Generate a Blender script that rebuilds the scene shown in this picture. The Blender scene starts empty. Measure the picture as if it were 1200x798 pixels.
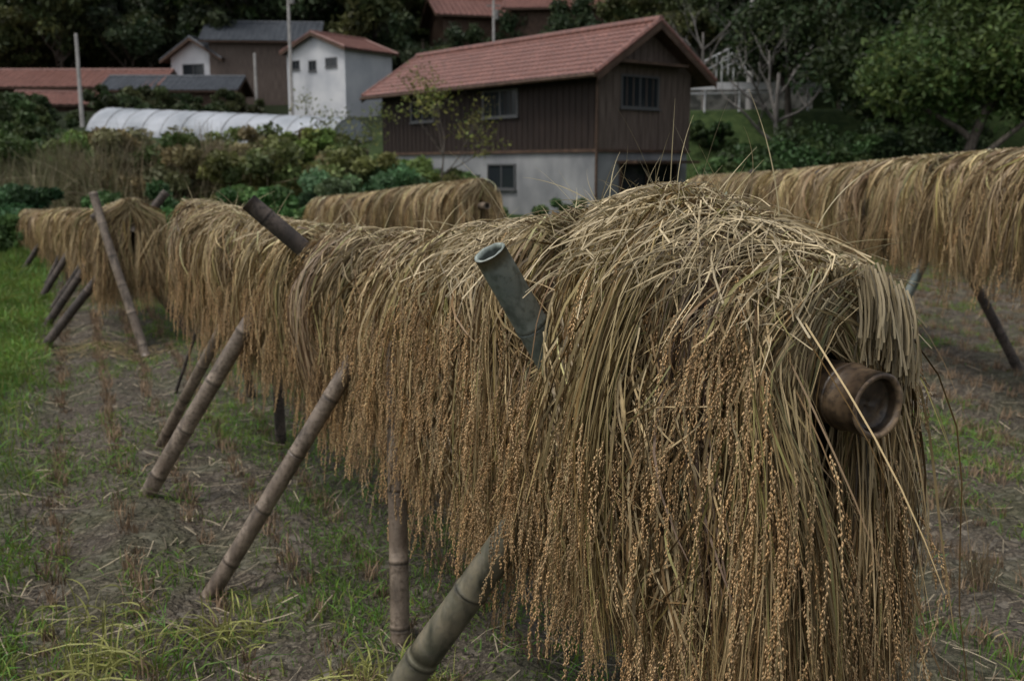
import bpy, math, random
import numpy as np
from mathutils import Vector, Matrix
rng=np.random.default_rng(11); random.seed(5)
scene=bpy.context.scene
scene.view_settings.view_transform='Standard'; scene.view_settings.look='None'; scene.view_settings.exposure=0

# ------------------------------------------------------------------ helpers
def new_mesh(name,verts,faces,mat=None,cols=None,smooth=False,parent=None):
    verts=np.asarray(verts,dtype=np.float32).reshape(-1,3)
    me=bpy.data.meshes.new(name)
    if isinstance(faces,np.ndarray):
        nf,k=faces.shape
        me.vertices.add(len(verts)); me.vertices.foreach_set('co',verts.ravel())
        me.loops.add(nf*k); me.loops.foreach_set('vertex_index',faces.astype(np.int32).ravel())
        me.polygons.add(nf); me.polygons.foreach_set('loop_start',np.arange(0,nf*k,k,dtype=np.int32))
        me.update(calc_edges=True)
    else:
        me.from_pydata([tuple(map(float,v)) for v in verts],[],faces)
    if cols is not None:
        c=np.ones((len(verts),4),dtype=np.float32); c[:,:3]=np.asarray(cols).reshape(-1,3)
        a=me.color_attributes.new('Col','FLOAT_COLOR','POINT'); a.data.foreach_set('color',c.ravel())
    if smooth: me.polygons.foreach_set('use_smooth',np.ones(len(me.polygons),dtype=bool))
    if mat: me.materials.append(mat)
    ob=bpy.data.objects.new(name,me); scene.collection.objects.link(ob)
    if parent: ob.parent=parent
    return ob
def empty(name,loc=(0,0,0),rz=0):
    e=bpy.data.objects.new(name,None); e.location=loc; e.rotation_euler=(0,0,rz); e.empty_display_size=.3
    scene.collection.objects.link(e); return e
def nrm(v): return v/np.maximum(np.linalg.norm(v,axis=-1,keepdims=True),1e-9)

def vnoise(x,y,seed=0):
    xi=np.floor(x).astype(np.int64); yi=np.floor(y).astype(np.int64); fx=x-xi; fy=y-yi
    fx=fx*fx*(3-2*fx); fy=fy*fy*(3-2*fy)
    def h(a,b):
        v=np.sin(a*127.1+b*311.7+seed*74.7)*43758.5453; return v-np.floor(v)
    return (h(xi,yi)*(1-fx)+h(xi+1,yi)*fx)*(1-fy)+(h(xi,yi+1)*(1-fx)+h(xi+1,yi+1)*fx)*fy

def ribbon_arrays(P,W,col,ref=None):
    N,K,_=P.shape
    T=np.gradient(P,axis=1); T=nrm(T)
    if ref is None: ref=nrm(rng.normal(size=(N,3)))
    S=nrm(np.cross(T,ref[:,None,:]))
    V=np.empty((N,K,2,3)); V[:,:,0]=P-S*W[...,None]/2; V[:,:,1]=P+S*W[...,None]/2
    base=(np.arange(N)*K*2)[:,None]; k=np.arange(K-1)[None,:]*2
    F=np.stack([base+k,base+k+1,base+k+3,base+k+2],-1).reshape(-1,4)
    if col.ndim==2: col=np.repeat(col[:,None,:],K,1)
    C=np.repeat(col[:,:,None,:],2,2)
    return V.reshape(-1,3),F,C.reshape(-1,3)
def ribbons(name,P,W,col,mat,parent=None,ref=None):
    v,f,c=ribbon_arrays(P,W,col,ref)
    return new_mesh(name,v,f,mat,c,parent=parent)

class MB:
    def __init__(s): s.v=[]; s.f=[]
    def add(s,v,f):
        o=len(s.v); s.v+= [tuple(p) for p in v]; s.f+=[tuple(i+o for i in q) for q in f]
    def box(s,a,b):
        x0,y0,z0=a; x1,y1,z1=b
        s.add([(x0,y0,z0),(x1,y0,z0),(x1,y1,z0),(x0,y1,z0),(x0,y0,z1),(x1,y0,z1),(x1,y1,z1),(x0,y1,z1)],
              [(0,3,2,1),(4,5,6,7),(0,1,5,4),(1,2,6,5),(2,3,7,6),(3,0,4,7)])
    def tube(s,pts,rad,seg=8,cap=True):
        pts=[Vector(p) for p in pts]; v=[]; n=len(pts)
        d0=(pts[-1]-pts[0]).normalized(); up=Vector((0,0,1)) if abs(d0.z)<.9 else Vector((1,0,0))
        for i,p in enumerate(pts):
            d=(pts[min(i+1,n-1)]-pts[max(i-1,0)]).normalized()
            a=d.cross(up).normalized(); b=d.cross(a)
            for k in range(seg):
                t=2*math.pi*k/seg; v.append(p+(a*math.cos(t)+b*math.sin(t))*rad[i])
        f=[(i*seg+k,i*seg+(k+1)%seg,(i+1)*seg+(k+1)%seg,(i+1)*seg+k) for i in range(n-1) for k in range(seg)]
        if cap: f+= [tuple(range(seg)),tuple(range((n-1)*seg,n*seg))]
        s.add(v,f)
    def obj(s,name,mat,parent=None,smooth=False): return new_mesh(name,s.v,s.f,mat,parent=parent,smooth=smooth)

# ------------------------------------------------------------------ materials
def mat_new(name):
    m=bpy.data.materials.new(name); m.use_nodes=True; nt=m.node_tree
    return m,nt,nt.nodes['Principled BSDF']
def N(nt,t,**k):
    n=nt.nodes.new(t)
    for a,b in k.items(): setattr(n,a,b)
    return n
def mixrgb(nt,fac,a,b,blend='MIX'):
    m=N(nt,'ShaderNodeMix',data_type='RGBA',blend_type=blend)
    for sock,val in ((m.inputs[0],fac),(m.inputs[6],a),(m.inputs[7],b)):
        if hasattr(val,'links'): nt.links.new(val,sock)
        else: sock.default_value=val if not isinstance(val,tuple) else (*val,1)[:4]
    return m.outputs[2]
def noise_fac(nt,scale,detail=4,lo=.35,hi=.65,coord='Object',stretch=None):
    tc=N(nt,'ShaderNodeTexCoord'); src=tc.outputs[coord]
    if stretch:
        mp=N(nt,'ShaderNodeMapping'); mp.inputs['Scale'].default_value=stretch; nt.links.new(src,mp.inputs[0]); src=mp.outputs[0]
    n=N(nt,'ShaderNodeTexNoise'); n.inputs['Scale'].default_value=scale; n.inputs['Detail'].default_value=detail
    nt.links.new(src,n.inputs[0])
    r=N(nt,'ShaderNodeMapRange'); r.inputs[1].default_value=lo; r.inputs[2].default_value=hi
    nt.links.new(n.outputs[0],r.inputs[0]); return r.outputs[0]
def bump(nt,b,h,strength=.4,dist=.02):
    n=N(nt,'ShaderNodeBump'); n.inputs['Strength'].default_value=strength; n.inputs['Distance'].default_value=dist
    nt.links.new(h,n.inputs['Height']); nt.links.new(n.outputs[0],b.inputs['Normal'])
def col_mat(name,rough=.6,transl=0.,spec=.3):
    m,nt,b=mat_new(name); a=N(nt,'ShaderNodeVertexColor',layer_name='Col'); c=a.outputs[0]
    nt.links.new(c,b.inputs['Base Color']); b.inputs['Roughness'].default_value=rough
    b.inputs['Specular IOR Level'].default_value=spec
    if transl:
        t=N(nt,'ShaderNodeBsdfTranslucent'); nt.links.new(c,t.inputs[0]); x=N(nt,'ShaderNodeMixShader'); x.inputs[0].default_value=transl
        nt.links.new(b.outputs[0],x.inputs[1]); nt.links.new(t.outputs[0],x.inputs[2]); nt.links.new(x.outputs[0],nt.nodes['Material Output'].inputs[0])
    return m
def two_mat(name,c1,c2,scale=5,rough=.8,stretch=None,bmp=.3,detail=5,lo=.35,hi=.65,spec=.3,bd=.02):
    m,nt,b=mat_new(name); f=noise_fac(nt,scale,detail,lo,hi,stretch=stretch)
    nt.links.new(mixrgb(nt,f,c1,c2),b.inputs['Base Color']); b.inputs['Roughness'].default_value=rough; b.inputs['Specular IOR Level'].default_value=spec
    if bmp: bump(nt,b,f,bmp,bd)
    return m
M_straw=col_mat('straw_mat',.5,0,.35)
M_grain=col_mat('rice_grain_mat',.45,0,.4)
M_leaf=col_mat('leaf_mat',.55,.22,.25)
M_dry=col_mat('dry_straw_mat',.75,0,.2)
M_core=two_mat('straw_shade_core_mat',(.03,.022,.012),(.09,.065,.035),30,.95,(1,1,.2))  # dark brown paints the shade seen in gaps between straws
M_bark=two_mat('bark_mat',(.045,.038,.03),(.12,.10,.08),6,.9,(3,3,.6))
M_palebark=two_mat('pale_bark_mat',(.10,.09,.08),(.20,.185,.165),5,.9,(3,3,.6))
M_wooddark=two_mat('dark_board_mat',(.018,.012,.010),(.038,.025,.019),3,.75,(8,8,.4),.2)
M_woodgrey=two_mat('weathered_board_mat',(.085,.062,.050),(.175,.135,.11),3,.85,(8,8,.35),.2)
M_woodtrim=two_mat('wood_trim_mat',(.06,.036,.024),(.11,.068,.045),4,.7)
M_conc=two_mat('concrete_mat',(.17,.175,.18),(.32,.32,.315),1.1,.9,(1,1,.7),.1,8,.3,.7)
M_white=two_mat('white_plaster_mat',(.48,.49,.51),(.64,.64,.64),.6,.8,None,.05)
M_glass,_nt,_b=mat_new('window_glass_mat'); _b.inputs['Base Color'].default_value=(.02,.024,.028,1); _b.inputs['Roughness'].default_value=.08
M_alu,_nt,_b=mat_new('window_frame_mat'); _b.inputs['Base Color'].default_value=(.10,.10,.10,1); _b.inputs['Roughness'].default_value=.4
M_rail=two_mat('white_metal_mat',(.5,.5,.5),(.65,.65,.64),3,.5)
M_polec=two_mat('utility_pole_mat',(.16,.155,.145),(.25,.24,.225),2,.85)
M_film=two_mat('greenhouse_film_mat',(.25,.27,.29),(.42,.44,.47),.5,.4,(1,1,1),.2)
M_stone=two_mat('stone_wall_mat',(.05,.05,.045),(.15,.145,.13),2.2,.9,None,.8,6,.4,.6)
def tile_mat(name,c1,c2,c3):
    m,nt,b=mat_new(name); f=noise_fac(nt,1.1,6,.35,.65); g=noise_fac(nt,9,2,.4,.6)
    c=mixrgb(nt,f,c1,c2); c=mixrgb(nt,g,c,c3); nt.links.new(c,b.inputs['Base Color']); b.inputs['Roughness'].default_value=.5; return m
M_redtile=tile_mat('red_tile_mat',(.19,.082,.06),(.27,.125,.095),(.15,.073,.058))
M_greytile=tile_mat('grey_tile_mat',(.05,.058,.07),(.09,.10,.115),(.045,.052,.06))

def bamboo_mat(name,c1,c2,c3,rough=.45):
    m,nt,b=mat_new(name); f=noise_fac(nt,7,5,.35,.65); g=noise_fac(nt,60,3,.45,.7); h=noise_fac(nt,18,6,.5,.68,stretch=(1,1,.35))
    c=mixrgb(nt,f,c1,c2); c=mixrgb(nt,g,c,c3); c=mixrgb(nt,h,c,tuple(q*.45 for q in c1))
    a=N(nt,'ShaderNodeVertexColor',layer_name='Col'); c=mixrgb(nt,1.0,c,a.outputs[0],'MULTIPLY')
    nt.links.new(c,b.inputs['Base Color']); b.inputs['Roughness'].default_value=rough; bump(nt,b,g,.15,.003); return m
M_bamG=bamboo_mat('green_bamboo_mat',(.10,.10,.068),(.22,.185,.125),(.145,.13,.095))
M_bamT=bamboo_mat('tan_bamboo_mat',(.16,.12,.088),(.29,.23,.175),(.105,.078,.056))
M_bamGrey=bamboo_mat('grey_bamboo_mat',(.13,.155,.14),(.24,.255,.22),(.10,.115,.095))
M_bamD=bamboo_mat('dark_wood_mat',(.05,.04,.033),(.13,.10,.08),(.035,.028,.024),.8)
M_bamBrown=bamboo_mat('brown_bamboo_mat',(.055,.036,.023),(.22,.15,.085),(.045,.032,.022),.42)

# ------------------------------------------------------------------ terrain
TLy=[-500,43,50,60,85,105,130,180,400]; TLz=[0,0,2.0,3.3,6.2,9.5,22,48,120]
TRy=[-500,36,40,45,52,60,85,105,130,180,400]; TRz=[0,0,.9,4.1,4.35,6,10,15,26,50,120]
def terr(x,y):
    x=np.asarray(x,float); y=np.asarray(y,float)
    b=np.clip((x-4)/4,0,1); b=b*b*(3-2*b)
    z=np.interp(y,TLy,TLz)*(1-b)+np.interp(y,TRy,TRz)*b
    z=z+ (vnoise(x*.15,y*.15,3)-.5)*.9*np.clip((y-40)/30,0,1.5)
    r=x*.917+y*.40
    near=np.exp(-((y-6)/16)**2)
    z=z+near*(.026*np.sin(r*2*np.pi/.6)+.035*(vnoise(x*3,y*3,5)-.5)+.03*(vnoise(x*11,y*11,9)-.5))
    return z
def mapc(u,s,c,k): return c+s*np.sinh(u*k)/np.sinh(k)
xs=mapc(np.linspace(-1,1,420),320,0,5.2); ys=mapc(np.linspace(-.62,1,420),330,4,5.0)
X,Y=np.meshgrid(xs,ys); Z=terr(X,Y)
nx,ny=len(xs),len(ys); idx=np.arange(nx*ny).reshape(ny,nx)
F=np.stack([idx[:-1,:-1],idx[:-1,1:],idx[1:,1:],idx[1:,:-1]],-1).reshape(-1,4)
m,nt,b=mat_new('field_soil_mat')
tc=N(nt,'ShaderNodeTexCoord'); sx=N(nt,'ShaderNodeSeparateXYZ'); nt.links.new(tc.outputs['Object'],sx.inputs[0])
f1=noise_fac(nt,3.2,8,.38,.62); f2=noise_fac(nt,22,6,.42,.62); f3=noise_fac(nt,1.6,7,.47,.6); f4=noise_fac(nt,70,3,.5,.7); f5=noise_fac(nt,9,6,.45,.6)
soil=mixrgb(nt,f1,(.075,.063,.050),(.165,.145,.118)); soil=mixrgb(nt,f5,soil,(.055,.046,.036)); soil=mixrgb(nt,f2,soil,(.12,.098,.074)); soil=mixrgb(nt,f4,soil,(.22,.19,.14))
green=mixrgb(nt,f2,(.06,.075,.03),(.09,.105,.045))
hm=N(nt,'ShaderNodeMath',operation='MULTIPLY'); nt.links.new(f3,hm.inputs[0]); hm.inputs[1].default_value=.40
c=mixrgb(nt,hm.outputs[0],soil,green)
d1=N(nt,'ShaderNodeMath',operation='MULTIPLY'); nt.links.new(sx.outputs[0],d1.inputs[0]); d1.inputs[1].default_value=.917
d2=N(nt,'ShaderNodeMath',operation='MULTIPLY_ADD'); nt.links.new(sx.outputs[1],d2.inputs[0]); d2.inputs[1].default_value=.40; nt.links.new(d1.outputs[0],d2.inputs[2])
r1=N(nt,'ShaderNodeMapRange'); nt.links.new(d2.outputs[0],r1.inputs[0]); r1.inputs[1].default_value=-.3; r1.inputs[2].default_value=-.7
r2=N(nt,'ShaderNodeMapRange'); nt.links.new(sx.outputs[1],r2.inputs[0]); r2.inputs[1].default_value=14; r2.inputs[2].default_value=21
mx=N(nt,'ShaderNodeMath',operation='MAXIMUM'); nt.links.new(r1.outputs[0],mx.inputs[0]); nt.links.new(r2.outputs[0],mx.inputs[1])
gr=mixrgb(nt,f1,(.035,.06,.018),(.065,.095,.03))
c=mixrgb(nt,mx.outputs[0],c,gr)
r3=N(nt,'ShaderNodeMapRange'); nt.links.new(sx.outputs[1],r3.inputs[0]); r3.inputs[1].default_value=50; r3.inputs[2].default_value=70
c=mixrgb(nt,r3.outputs[0],c,(.022,.03,.013))
nt.links.new(c,b.inputs['Base Color']); b.inputs['Roughness'].default_value=.95; b.inputs['Specular IOR Level'].default_value=.15
bump(nt,b,f2,.9,.035)
new_mesh('ground',np.stack([X,Y,Z],-1),F,m,smooth=True)

# ------------------------------------------------------------------ bamboo / posts
def pole(name,p0,p1,r0,r1,mat,parent,node=.28,hollow0=False,hollow1=False,seg=20,nodeph=.1,bend=.01,solid_face=False):
    p0=np.array(p0,float); p1=np.array(p1,float); L=np.linalg.norm(p1-p0); d=(p1-p0)/L
    up=np.array([0,0,1.]) if abs(d[2])<.95 else np.array([1.,0,0]); a=np.cross(d,up); a/=np.linalg.norm(a); bb=np.cross(d,a)
    st=[]; t=0
    while t<L: st.append((t,1,1)); t+=.04
    q=nodeph
    while node and q<L-.01:
        st+=[(q-.012,1.0,.95),(q-.004,1.07,.7),(q,.975,.35),(q+.004,1.07,.6),(q+.014,1.0,1.35),(q+.03,.99,1.15)]; q+=node*random.uniform(.9,1.1)
    st.append((L,1,1)); st=sorted([s for s in st if 0<=s[0]<=L]); V=[];C=[]
    ph=random.uniform(0,6)
    for (t,k,cc) in st:
        u=t/L; ctr=p0+d*t+a*bend*math.sin(u*5+ph)+bb*bend*.6*math.sin(u*3.3+ph*2); r=(r0+(r1-r0)*u)*k
        for i in range(seg):
            th=2*math.pi*i/seg; rr=r*(1+.02*math.sin(3*th+ph)); V.append(ctr+(a*math.cos(th)+bb*math.sin(th))*rr); C.append((cc,cc,cc))
    n=len(st); F=[(i*seg+k,i*seg+(k+1)%seg,(i+1)*seg+(k+1)%seg,(i+1)*seg+k) for i in range(n-1) for k in range(seg)]
    def endcap(ring0,dirn,r,hol):
        ring=list(range(ring0,ring0+seg)); ctr=sum(V[i] for i in ring)/seg
        if not hol: F.append(tuple(ring)); return
        prev=ring
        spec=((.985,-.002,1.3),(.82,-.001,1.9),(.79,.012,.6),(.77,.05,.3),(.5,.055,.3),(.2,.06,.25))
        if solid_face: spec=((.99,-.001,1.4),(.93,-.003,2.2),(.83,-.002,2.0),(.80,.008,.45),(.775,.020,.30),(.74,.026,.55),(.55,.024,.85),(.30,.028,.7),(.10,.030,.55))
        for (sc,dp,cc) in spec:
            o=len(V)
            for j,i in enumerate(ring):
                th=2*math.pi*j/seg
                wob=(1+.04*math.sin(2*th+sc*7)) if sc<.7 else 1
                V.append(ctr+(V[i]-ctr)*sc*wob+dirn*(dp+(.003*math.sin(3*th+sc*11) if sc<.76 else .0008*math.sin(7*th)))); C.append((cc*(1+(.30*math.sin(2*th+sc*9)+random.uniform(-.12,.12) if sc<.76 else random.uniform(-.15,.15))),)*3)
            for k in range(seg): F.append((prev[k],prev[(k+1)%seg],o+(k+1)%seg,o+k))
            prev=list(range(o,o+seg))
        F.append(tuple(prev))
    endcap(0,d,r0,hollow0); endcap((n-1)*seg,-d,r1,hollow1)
    return new_mesh(name,V,F,mat,np.array(C),parent=parent,smooth=True)

# ------------------------------------------------------------------ rice ears
def make_ears(p0,tg,outw,lat,G,gscale,par,Lr=(.14,.23),avoid=None):
    n=len(p0); Lp=rng.uniform(*Lr,n); Kp=9; u=np.linspace(0,1,Kp); pts=[p0+outw*.012]
    for q in range(1,Kp):
        bl=min(1,q/3.5); d=nrm(tg*(1-bl)+np.array([0,0,-1.])*bl+lat*(.6-.3*u[q])+outw*(.26-.2*u[q])+rng.normal(0,.06,(n,3)))
        pts.append(pts[-1]+d*(Lp/(Kp-1))[:,None])
    PP=np.stack(pts,1)
    if avoid is not None:
        k=avoid(PP); PP=PP[k]; n=len(PP)
    uu=np.clip((np.arange(G)[None,:]+rng.uniform(0,1,(n,G)))/G,0,.999)
    fi=uu*(Kp-1); i0=fi.astype(int); fr=(fi-i0)[...,None]; ar=np.arange(n)[:,None]
    pos=PP[ar,i0]*(1-fr)+PP[ar,i0+1]*fr; tan=nrm(PP[ar,i0+1]-PP[ar,i0])
    rad=rng.normal(size=pos.shape); rad=rad-tan*(rad*tan).sum(-1,keepdims=True); rad=nrm(rad)
    rr=(.001+.0042*rng.random((n,G)))*gscale*np.interp(uu,[0,.15,.7,1],[.4,1,1,.35])
    pos=pos+rad*rr[...,None]; dr=nrm(tan+rad*.28+rng.normal(0,.1,pos.shape))
    pos=pos.reshape(-1,3);dr=dr.reshape(-1,3);rad=rad.reshape(-1,3)
    b1=nrm(np.cross(dr,rad));b2=np.cross(dr,b1); l=(.0037*gscale*rng.uniform(.85,1.15,len(pos)))[:,None]; w_=(.0015*gscale*rng.uniform(.85,1.15,len(pos)))[:,None]
    GV=np.stack([pos-dr*l,pos+b1*w_-dr*l*.1,pos+b2*w_*.8-dr*l*.1,pos-b1*w_-dr*l*.1,pos-b2*w_*.8-dr*l*.1,pos+dr*l],1)
    tri=np.array([[0,2,1],[0,3,2],[0,4,3],[0,1,4],[5,1,2],[5,2,3],[5,3,4],[5,4,1]])
    GF=(np.arange(len(pos))[:,None,None]*6+tri[None]).reshape(-1,3)
    gc=np.array([.46,.295,.145])[None]*np.repeat(np.clip(rng.normal(1,.26,n),.4,1.6),G)[:,None]*np.clip(rng.normal(1,.15,len(pos)),.6,1.5)[:,None]
    gc*=np.repeat(1+rng.normal(0,.05,(n,1))*np.array([[.3,1,2.]]),G,axis=0)
    new_mesh('rice_ears',GV,GF,M_grain,np.repeat(np.clip(gc,.02,.75),6,axis=0),smooth=True,parent=par)
    ribbons('ear_stems',PP,np.full(PP.shape[:2],.0013*gscale),np.tile(np.array([[.38,.29,.15]]),(n,1)),M_straw,par)

def straw_cols(n,K,tau,tint,dark=None):
    base=np.array([.43,.33,.18]); tip=np.array([.355,.255,.127]); butt=np.array([.49,.405,.255])
    col=base[None,None]*(1-tau[...,None])+tip[None,None]*tau[...,None]
    bt=np.clip(1-tau*4,0,1)[...,None]; col=col*(1-bt*.6)+butt*bt*.6
    v=np.clip(rng.normal(1,.32,n),.3,1.8); hue=np.ones((n,3)); g=rng.random(n)<.09; hue[g]=[.8,.95,.72]; dk=rng.random(n)<.30; hue[dk]*=[.46,.38,.31]
    col=col*(v[:,None]*hue*tint)[:,None,:]
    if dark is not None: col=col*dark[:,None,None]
    return np.clip(col,.012,.72)

# ------------------------------------------------------------------ rice rack generator
def rack(name,O,E,zO,zE,top,wid,bot,spacing,per,K,sw,ears,gper,gscale,stubs=(),hero=False,s_start=0.,front_fan=0.,endfan=0,clrr=.08,hmin=.36):
    par=empty(name)
    O=np.array(O,float);E=np.array(E,float);L=np.linalg.norm(E-O);a=(E-O)/L;n=np.array([-a[1],a[0]])
    if n[0]>0: n=-n
    zp=lambda s: zO+(zE-zO)*s/L
    TOP=lambda s: np.interp(s,top[0],top[1]); WID=lambda s: np.interp(s,wid[0],wid[1]); BOT=lambda s: np.interp(s,bot[0],bot[1])
    def world(s,h,z): return np.stack([O[0]+a[0]*s+n[0]*h,O[1]+a[1]*s+n[1]*h,z],-1)
    def clear_pole(s,h,z,R_):
        zr=z-zp(0); d=np.sqrt(h**2+zr**2); near=(s<s_start+.10)&(d<R_)
        k=np.where(near,R_/np.maximum(d,.01),1.); h2=np.where(near&(d<.02),R_,h*k); return h2,zp(0)+zr*k
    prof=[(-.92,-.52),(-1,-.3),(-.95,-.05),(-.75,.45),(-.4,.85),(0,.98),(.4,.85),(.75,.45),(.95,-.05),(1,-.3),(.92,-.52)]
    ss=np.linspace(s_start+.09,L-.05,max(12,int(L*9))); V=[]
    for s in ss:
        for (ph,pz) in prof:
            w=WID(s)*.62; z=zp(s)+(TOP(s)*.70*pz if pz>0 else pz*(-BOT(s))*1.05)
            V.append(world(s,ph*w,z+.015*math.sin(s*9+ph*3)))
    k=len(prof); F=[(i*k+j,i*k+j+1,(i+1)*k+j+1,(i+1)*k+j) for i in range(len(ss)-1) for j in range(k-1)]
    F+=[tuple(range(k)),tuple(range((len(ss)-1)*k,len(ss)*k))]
    new_mesh('straw_shade_core',V,F,M_core,parent=par,smooth=False)  # added inner hull, coloured dark so gaps in the straw look shaded
    A=dict(s=[],side=[],lay=[],lean=[],bot=[],tint=[],wm=[],bulge=[],wp=[],conv=[])
    nb=int((L-s_start)/spacing)
    for side in (1,-1):
        for lay,mult in ((0,1.0),(1,1.1),(2,1.1)):
            m_=int(nb*mult); s=s_start+(np.arange(m_)+rng.uniform(.1,.9,m_))/m_*(L-s_start)
            A['s'].append(s);A['side'].append(np.full(m_,side));A['lay'].append(np.full(m_,lay))
            ln=rng.normal(0,[.05,.11,.15][lay],m_); ln=np.where(s<s_start+.25,np.abs(ln)*np.where(side<0,.6,.3),ln); A['lean'].append(ln)
            bb=BOT(s)*(1 if lay==0 else (.93 if lay==1 else 1))
            if lay==2: bb=bb*rng.uniform(-.05,.85,m_)
            A['bot'].append(bb+rng.normal(0,.065,m_))
            g=rng.normal(1,.20,m_)[:,None]*np.array([1,1,1])+rng.normal(0,.035,m_)[:,None]*np.array([.6,1,-.8])
            A['tint'].append(g); A['wm'].append(rng.normal([.80,.98,1.13][lay],.11,m_)); A['bulge'].append(rng.normal(0,.03,m_))
            A['wp'].append(rng.uniform(0,6.28,m_)); A['conv'].append(rng.uniform(-.9,.9,m_))
    for q in A: A[q]=np.concatenate(A[q])
    cnt=(per*rng.uniform(.6,1.4,len(A['s']))*np.where(A['lay']==2,.7,1)).astype(int)
    if hero: cnt=(cnt*np.interp(A['s'],[0,1.5,2.4,L],[1.2,1.0,.7,.5])).astype(int)
    B={q:np.repeat(v,cnt,axis=0) for q,v in A.items()}
    n_=len(B['s']); tau=np.linspace(0,1,K)[None,:]
    off=rng.normal(0,.028,n_); s0=np.maximum(B['s']+off,s_start-.02+rng.uniform(0,.04,n_)); side=B['side']
    fan=rng.normal(0,.04,n_)-off*B['conv']; wild=rng.random(n_)<.17; fan[wild]=rng.normal(0,.19,wild.sum()); fan=np.where(s0<s_start+.25,np.maximum(fan,-.03),fan)
    topz=TOP(s0)*np.where(B['lay']==0,rng.uniform(.72,.92,n_),rng.uniform(.78,1.06,n_))
    leaf=rng.random(n_)<.18
    botz=B['bot']+rng.normal(0,.05,n_)+np.where(leaf,rng.uniform(0,.25,n_),0)
    D=np.maximum(topz-botz,.16)
    ff=front_fan*np.exp(-(s0-s_start)/.09)*np.where(side>0,1,.35)
    wv=np.where(leaf,2.5,1.)*rng.uniform(.3,1.6,n_)
    ph1=rng.uniform(0,6.28,n_);ph2=rng.uniform(0,6.28,n_)
    lat=np.clip((tau-.42)/.58,0,1)
    s=s0[:,None]+(B['lean']+fan)[:,None]*tau**.9-ff[:,None]*lat*1.2+(.016*wv)[:,None]*np.sin(tau*5+ph1[:,None])*tau+.038*np.sin(tau*4.5+B['wp'][:,None])*tau
    w=WID(s0)*B['wm']
    h0=rng.normal(-.02,.03,n_)
    dropf=(D/np.maximum(topz-BOT(s0),.2))[:,None]
    e=(1-np.exp(-4.6*tau*np.maximum(dropf,.25)**.75))/(1-math.exp(-4.6))
    flare=rng.normal(.0,.03,n_)
    h=h0[:,None]+(w-h0)[:,None]*e+B['bulge'][:,None]*np.sin(tau*3.1)+rng.normal(0,.013,n_)[:,None]*np.minimum(tau*4,1)+flare[:,None]*tau**2+(.012*wv)[:,None]*np.sin(tau*6+ph2[:,None])*tau
    h=h-.03*tau**3
    if hero:
        h=h*(1+((side<0)*np.exp(-(s0/.6)**2))[:,None]*(.36*np.sin(np.clip(tau*3.4,0,3.14))-.22*tau**2))
        h=np.where((side<0)[:,None],np.minimum(h,.295-.07*tau**2),h)
    z=zp(s0)[:,None]+topz[:,None]-D[:,None]*tau**1.28
    for (sc,gw,zlow) in stubs:
        dd=s-sc; wgt=np.exp(-(dd/gw)**2)/(1+np.exp(-(z-(zp(sc)+zlow))/.03))*(side[:,None]>0)
        s=s+np.where(dd>=0,1,-1)*gw*.9*wgt; h=h-.10*wgt
    hs=h*side[:,None]; hs,z=clear_pole(s,hs,z,clrr)
    P=world(s,hs,z)
    wd=np.where(leaf,rng.uniform(1.6,2.7,n_),rng.uniform(.75,1.25,n_))*sw
    W=wd[:,None]*np.interp(tau[0],[0,.1,.75,1],[.9,1,.8,.25])[None,:]
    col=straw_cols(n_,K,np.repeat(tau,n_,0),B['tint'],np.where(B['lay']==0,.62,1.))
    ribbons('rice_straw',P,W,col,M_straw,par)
    a3=np.append(a,0);n3=np.append(n,0)
    p00=np.array([O[0],O[1],zp(0)])
    def ear_ok(PP):
        rel=PP-p00; s_=rel@a3; h_=rel@n3; z_=rel[...,2]
        ok=~(((s_<s_start+.10)&(h_>-.09)&(h_<.15)&(z_<.12)&(z_>-.10)).any(1))
        for (sc,gw,zlow) in stubs: ok&=~(((np.abs(s_-sc)<gw*.8)&(z_>zlow)&(h_>0)).any(1))
        return ok
    if endfan:
        m_=endfan; sd=np.where(rng.random(m_)<.55,1,-1); T=rng.uniform(.75,1.05,m_)*TOP(s_start)
        tt=np.linspace(0,1,14)[None]; wE=WID(s_start)
        hm=sd*rng.uniform(hmin,1.0,m_)*wE; he=np.where(sd>0,rng.uniform(.0,1.25,m_),rng.uniform(-1.05,.1,m_))*wE
        q=np.minimum(1,tt*3.0); q=q*q*(3-2*q)
        hh=(rng.normal(0,.03,m_)[:,None])*(1-q)+hm[:,None]*q; q2=np.clip((tt-.42)/.58,0,1); hh=hh*(1-q2)+he[:,None]*q2
        se=rng.uniform(-.13,.03,m_); s_=s_start+rng.uniform(-.005,.05,m_)[:,None]+(se)[:,None]*np.clip((tt-.38)/.62,0,1)**.8+.015*np.sin(tt*6+rng.uniform(0,6,m_)[:,None])*tt
        bz=BOT(s_start)+rng.normal(.02,.06,m_)+np.where(rng.random(m_)<.3,rng.uniform(0,.3,m_),0)
        zz=zp(0)+T[:,None]-(T-bz)[:,None]*tt**1.2
        hh,zz=clear_pole(s_,hh,zz,clrr*rng.uniform(1,1.15,(m_,1)))
        PE=world(s_,hh,zz); wE_=rng.uniform(.8,1.6,m_)*sw
        ribbons('end_sheaf_straw',PE,wE_[:,None]*np.interp(tt[0],[0,.1,.8,1],[.9,1,.8,.25])[None],straw_cols(m_,14,np.repeat(tt,m_,0),np.ones((m_,3))),M_straw,par)
        ne=max(20,m_//9); ch=rng.choice(m_,ne,replace=False); j=rng.integers(8,14,ne)
        make_ears(PE[ch,j],nrm(PE[ch,j]-PE[ch,j-1]),-a3[None]*np.ones((ne,1)),rng.normal(0,.3,(ne,1))*n3[None],gper,gscale,par,avoid=ear_ok)
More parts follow.
